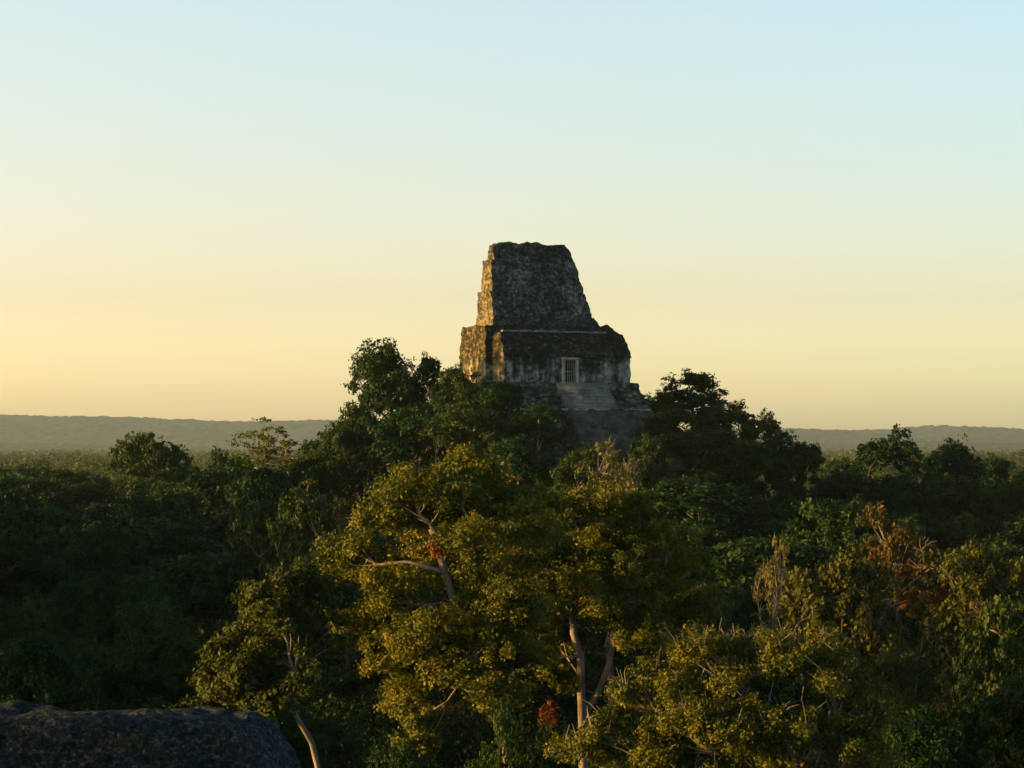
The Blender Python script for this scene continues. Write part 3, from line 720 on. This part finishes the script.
# ---------------------------------------------------------------- broken stone wall, lower left
M['ruin'] = stone_mat('foreground_rubble_stone', (0.014, 0.024, 0.028), (0.055, 0.072, 0.080), (0.30, 0.34, 0.34), 0.15, course=0.05, scale=7.0, blockc=0.6)
rx, ry, rz_ = at(118, 715, 58)
ruin = empty('stone_ruin', (rx, ry + 1.5, rz_), math.radians(-8)); tag(ruin, 'broken top of a grey rubble stone ruin in the lower left corner', 'ruin')
rough('wall', [(-2.6, -3.9, 3.75, -2.0, 2.2), (-1.0, -3.8, 3.1, -1.5, 2.0), (-0.25, -3.7, 2.75, -1.2, 1.8), (0.02, -3.5, 2.35, -.8, 1.4)], M['ruin'], ruin, res=0.06, amp=0.08, blk=(0.17, 0.11), crumble=0.34, seed=40)
rg = float(gz(rx, ry)) - 1
rough('wall', [(rg - rz_, -11, 11, -8, 8), (-12, -7.5, 7.6, -5.0, 5.5), (-2.62, -4.3, 4.2, -2.3, 2.6)], M['ruin'], ruin, res=0.35, amp=0.25, blk=(0.6, 0.3), seed=41)

# ---------------------------------------------------------------- ground, far forest, hills, haze
def grid_sheet(xs, ys, fz):
    X, Y = np.meshgrid(xs, ys); Z = fz(X, Y)
    V = np.stack([X, Y, Z], -1).reshape(-1, 3); nx = len(xs); ny = len(ys)
    i = np.arange(ny - 1)[:, None] * nx; j = np.arange(nx - 1)[None, :]
    Q = np.stack([i + j, i + j + 1, i + nx + j + 1, i + nx + j], -1).reshape(-1, 4)
    return V, Q
def ground_z(X, Y):
    z = gz(X, Y)
    z = np.where(np.hypot(X, Y) > 700, np.minimum(z, 6), z)
    return z
xs = np.concatenate([np.linspace(-14000, -320, 24), np.linspace(-300, 300, 121), np.linspace(320, 14000, 24)])
ys = np.concatenate([np.linspace(-9000, -140, 20), np.linspace(-120, 620, 149), np.linspace(700, 18000, 40)])
m_, t_, o_ = newmat('forest_floor')
tcn = N(t_, 'ShaderNodeTexCoord'); nz = N(t_, 'ShaderNodeTexNoise'); nz.inputs['Scale'].default_value = 0.3; nz.inputs['Detail'].default_value = 6
t_.links.new(tcn.outputs['Object'], nz.inputs['Vector'])
c_ = ramp(t_, [(0.35, (0.012, 0.016, 0.006)), (0.65, (0.04, 0.04, 0.018))], nz.outputs[0])
b_ = N(t_, 'ShaderNodeBsdfPrincipled'); b_.inputs['Roughness'].default_value = 0.95; b_.inputs['Specular IOR Level'].default_value = 0.1
t_.links.new(c_, b_.inputs['Base Color']); t_.links.new(b_.outputs[0], o_.inputs[0]); M['floor'] = m_
V, Q = grid_sheet(xs, ys, ground_z)
tag(link('ground', mesh_np('ground', V, Q, smooth=True), M['floor']), kind='structure')

def forest_mass(name, pts, label, leafm, seed, nleaf_fn, leaf_fn):
    """continuous far or side canopy as one object: pts (x, y, ztop, radius)"""
    rng = np.random.default_rng(seed); VV = []; TT = []
    for (x, y, zt, r) in pts:
        n = nleaf_fn(x, y); L = leaf_fn(x, y)
        nlb = 9
        th = rng.uniform(0, 2 * PI, nlb); rho = r * 0.62 * np.sqrt(rng.random(nlb))
        lc = np.stack([rho * np.cos(th), rho * np.sin(th), -(rho / r) ** 2 * 3.0 - rng.uniform(0, 2.2, nlb)], 1)
        D = rng.normal(0, 1, (n, 3)); D[:, 2] = D[:, 2] * .9 + .25; D /= np.linalg.norm(D, axis=1)[:, None]
        k = rng.integers(0, nlb, n); rr = r * 0.42 * rng.uniform(.6, 1.05, n)[:, None]
        P = lc[k] + D * rr * np.array([1, 1, .8]) + np.array([x, y, zt - r * .3])
        lo = rng.random(n) < 0.25
        P[lo, 2] -= rng.uniform(0, 9, lo.sum())
        v, _ = leaf_quads(rng, P, D * .8 + np.array([0, 0, .3]), L)
        VV.append(v); TT.append(np.repeat(np.clip(rng.normal(.5, .2, n) + rng.uniform(-.25, .25), 0, 1), 4))
    V = np.concatenate(VV); o = link(name, mesh_np(name, V, np.arange(len(V)).reshape(-1, 4), np.concatenate(TT)), leafm)
    return tag(o, label, 'forest', kind='stuff')

rng = np.random.default_rng(5)
pts = []
y = 565.0
while y < 9000:
    wid = 0.19 * y + 60; step = 11 * (1 + (y - 560) / 1800)
    n = int(2 * wid / step)
    for k in range(n):
        x = -wid + (k + rng.random()) * step
        r = step * .62 * rng.uniform(.8, 1.25)
        zt = 21.0 + rng.normal(0, 2.0) + (rng.random() < .10) * 4 + 3 * math.sin(x / 190 + y / 130) * math.cos(y / 300 - x / 240)
        pts.append((x, y + rng.uniform(-.5, .5) * step, zt, r))
    y += step * 1.2 * (1 + (y - 560) / 900)
dist = lambda x, y: math.hypot(x, y)
forest_mass('forest', pts, 'far jungle canopy stretching in haze to the foot of the hills', M['leaf_mid'], 51,
            lambda x, y: int(max(90, 900 * (600 / dist(x, y)) ** 1.3)), lambda x, y: 0.55 * (dist(x, y) / 600) ** .9)
# side forest outside the frame: same woods going on to both sides; left tops are raised or lowered to shape the evening shade
pts = []
for side in (-1, 1):
    y = 8.0
    while y < 560:
        edge = 0.195 * y + 7
        for k in range(9 if side < 0 else 5):
            x = side * (edge + (k + rng.random() * .6) * 9.0)
            if side < 0 and y < 52: top = 33 + rng.normal(0, .8)
            elif side < 0 and y < 118: top = 21.5 + rng.normal(0, .8)
            elif side < 0 and 118 <= y < 330: top = 28.8 + rng.normal(0, 1.6) + min(k, 3) * 1.2
            elif side < 0: top = 28 + rng.normal(0, 1.2)
            else: top = 26 + rng.normal(0, 1.3)
            pts.append((x, y + rng.uniform(-3, 3), top, 5.4 * rng.uniform(.85, 1.2)))
        y += 9.5
forest_mass('forest', pts, 'closed dark jungle canopy continuing unseen beside the view, shaped on the left for shade', M['leaf_dark'], 52, lambda x, y: 1500, lambda x, y: .55)

pts = []
for k in range(1150):
    y = 70 + 290 * math.sqrt(rng.random()); x = rng.uniform(-.2, .2) * y
    if (x - TX) ** 2 + (y - TY) ** 2 < 24 ** 2: continue
    pts.append((x, y, float(gz(x, y)) + rng.uniform(2, 6.5), rng.uniform(3, 5)))
for k in range(240):
    y = rng.uniform(88, 175); x = rng.uniform(-.2, .2) * y
    if y < 100 and x < -4: continue
    pts.append((x, y, float(gz(x, y)) + rng.uniform(4, 9.5), rng.uniform(2.5, 4)))
forest_mass('undergrowth', pts, 'dark tangled undergrowth filling the gaps between the trees', M['leaf_dark'], 53, lambda x, y: 700 if y > 180 else 1800, lambda x, y: .34 if y > 180 else .2)

# hills on the horizon
def hill(name, d, prof, mat, seed, depth=900, x0=-2600, x1=2600, n=900):
    xs = np.linspace(x0, x1, n); rng = np.random.default_rng(seed)
    px = 512 + xs / d * F
    pz = CAMZ - (np.interp(px, [p[0] for p in prof], [p[1] for p in prof]) - HORY) / F * d
    V = []; m = 56
    for j in range(m):
        t = j / (m - 1); yy = d - depth + t * depth * 1.25
        f = math.sin(min(1, t * 1.25) * PI / 2) if t < .8 else 1 - .4 * (t - .8)
        for i, x in enumerate(xs):
            z = 4 + (pz[i] - 4) * f + mn.noise(Vector((x / 420, yy / 420, seed))) * 16 * (1 - f * .7) + mn.noise(Vector((x / 90, yy / 90, seed))) * 9 + mn.noise(Vector((x / 26, yy / 26, seed))) * 8
            V.append((x, yy, -5 if j == 0 else z))
    i = np.arange(m - 1)[:, None] * n; j = np.arange(n - 1)[None, :]
    Q = np.stack([i + j, i + j + 1, i + n + j + 1, i + n + j], -1).reshape(-1, 4)
    return tag(link(name, mesh_np(name, np.array(V), Q), mat), kind='structure')
m_, t_, o_ = newmat('hill_forest')
tcn = N(t_, 'ShaderNodeTexCoord'); nz = N(t_, 'ShaderNodeTexNoise'); nz.inputs['Scale'].default_value = 0.03; nz.inputs['Detail'].default_value = 9; nz.inputs['Roughness'].default_value = .7
t_.links.new(tcn.outputs['Object'], nz.inputs['Vector'])
c_ = ramp(t_, [(0.35, (0.015, 0.026, 0.010)), (0.65, (0.06, 0.075, 0.028))], nz.outputs[0])
b_ = N(t_, 'ShaderNodeBsdfPrincipled'); b_.inputs['Roughness'].default_value = 0.95; b_.inputs['Specular IOR Level'].default_value = 0.1
t_.links.new(c_, b_.inputs['Base Color']); t_.links.new(b_.outputs[0], o_.inputs[0]); M['hill'] = m_
hill('hills', 14000, [(-600, 412), (0, 415), (130, 418), (240, 422), (330, 421), (450, 425), (600, 436), (760, 428), (840, 431), (885, 430), (932, 426), (1024, 430), (1700, 432)], M['hill'], 3, depth=2200, x0=-6600, x1=6600, n=1500)
hill('hills', 11000, [(-600, 438), (0, 444), (150, 447), (260, 449), (400, 452), (700, 452), (820, 446), (900, 441), (1024, 445), (1700, 440)], M['hill'], 8, depth=1300, x0=-5400, x1=5400, n=1300)

# haze
HZ = 3.0e-5
me = MB(); me.box(-7500, 7500, -300, 15500, -8, 260)
hz = link('haze', me.mesh('haze'), None); tag(hz, 'thin evening haze over the jungle', 'haze', kind='stuff')
m_, t_, o_ = newmat('evening_haze'); pv = N(t_, 'ShaderNodeVolumePrincipled')
pv.inputs['Color'].default_value = (0.65, 0.90, 1.0, 1); pv.inputs['Density'].default_value = HZ; pv.inputs['Anisotropy'].default_value = 0.2
t_.links.new(pv.outputs[0], o_.inputs['Volume']); hz.data.materials.append(m_)
print('trees', len(TREES), 'leaves', sum(len(p.V) // 4 for p in PR.values()))
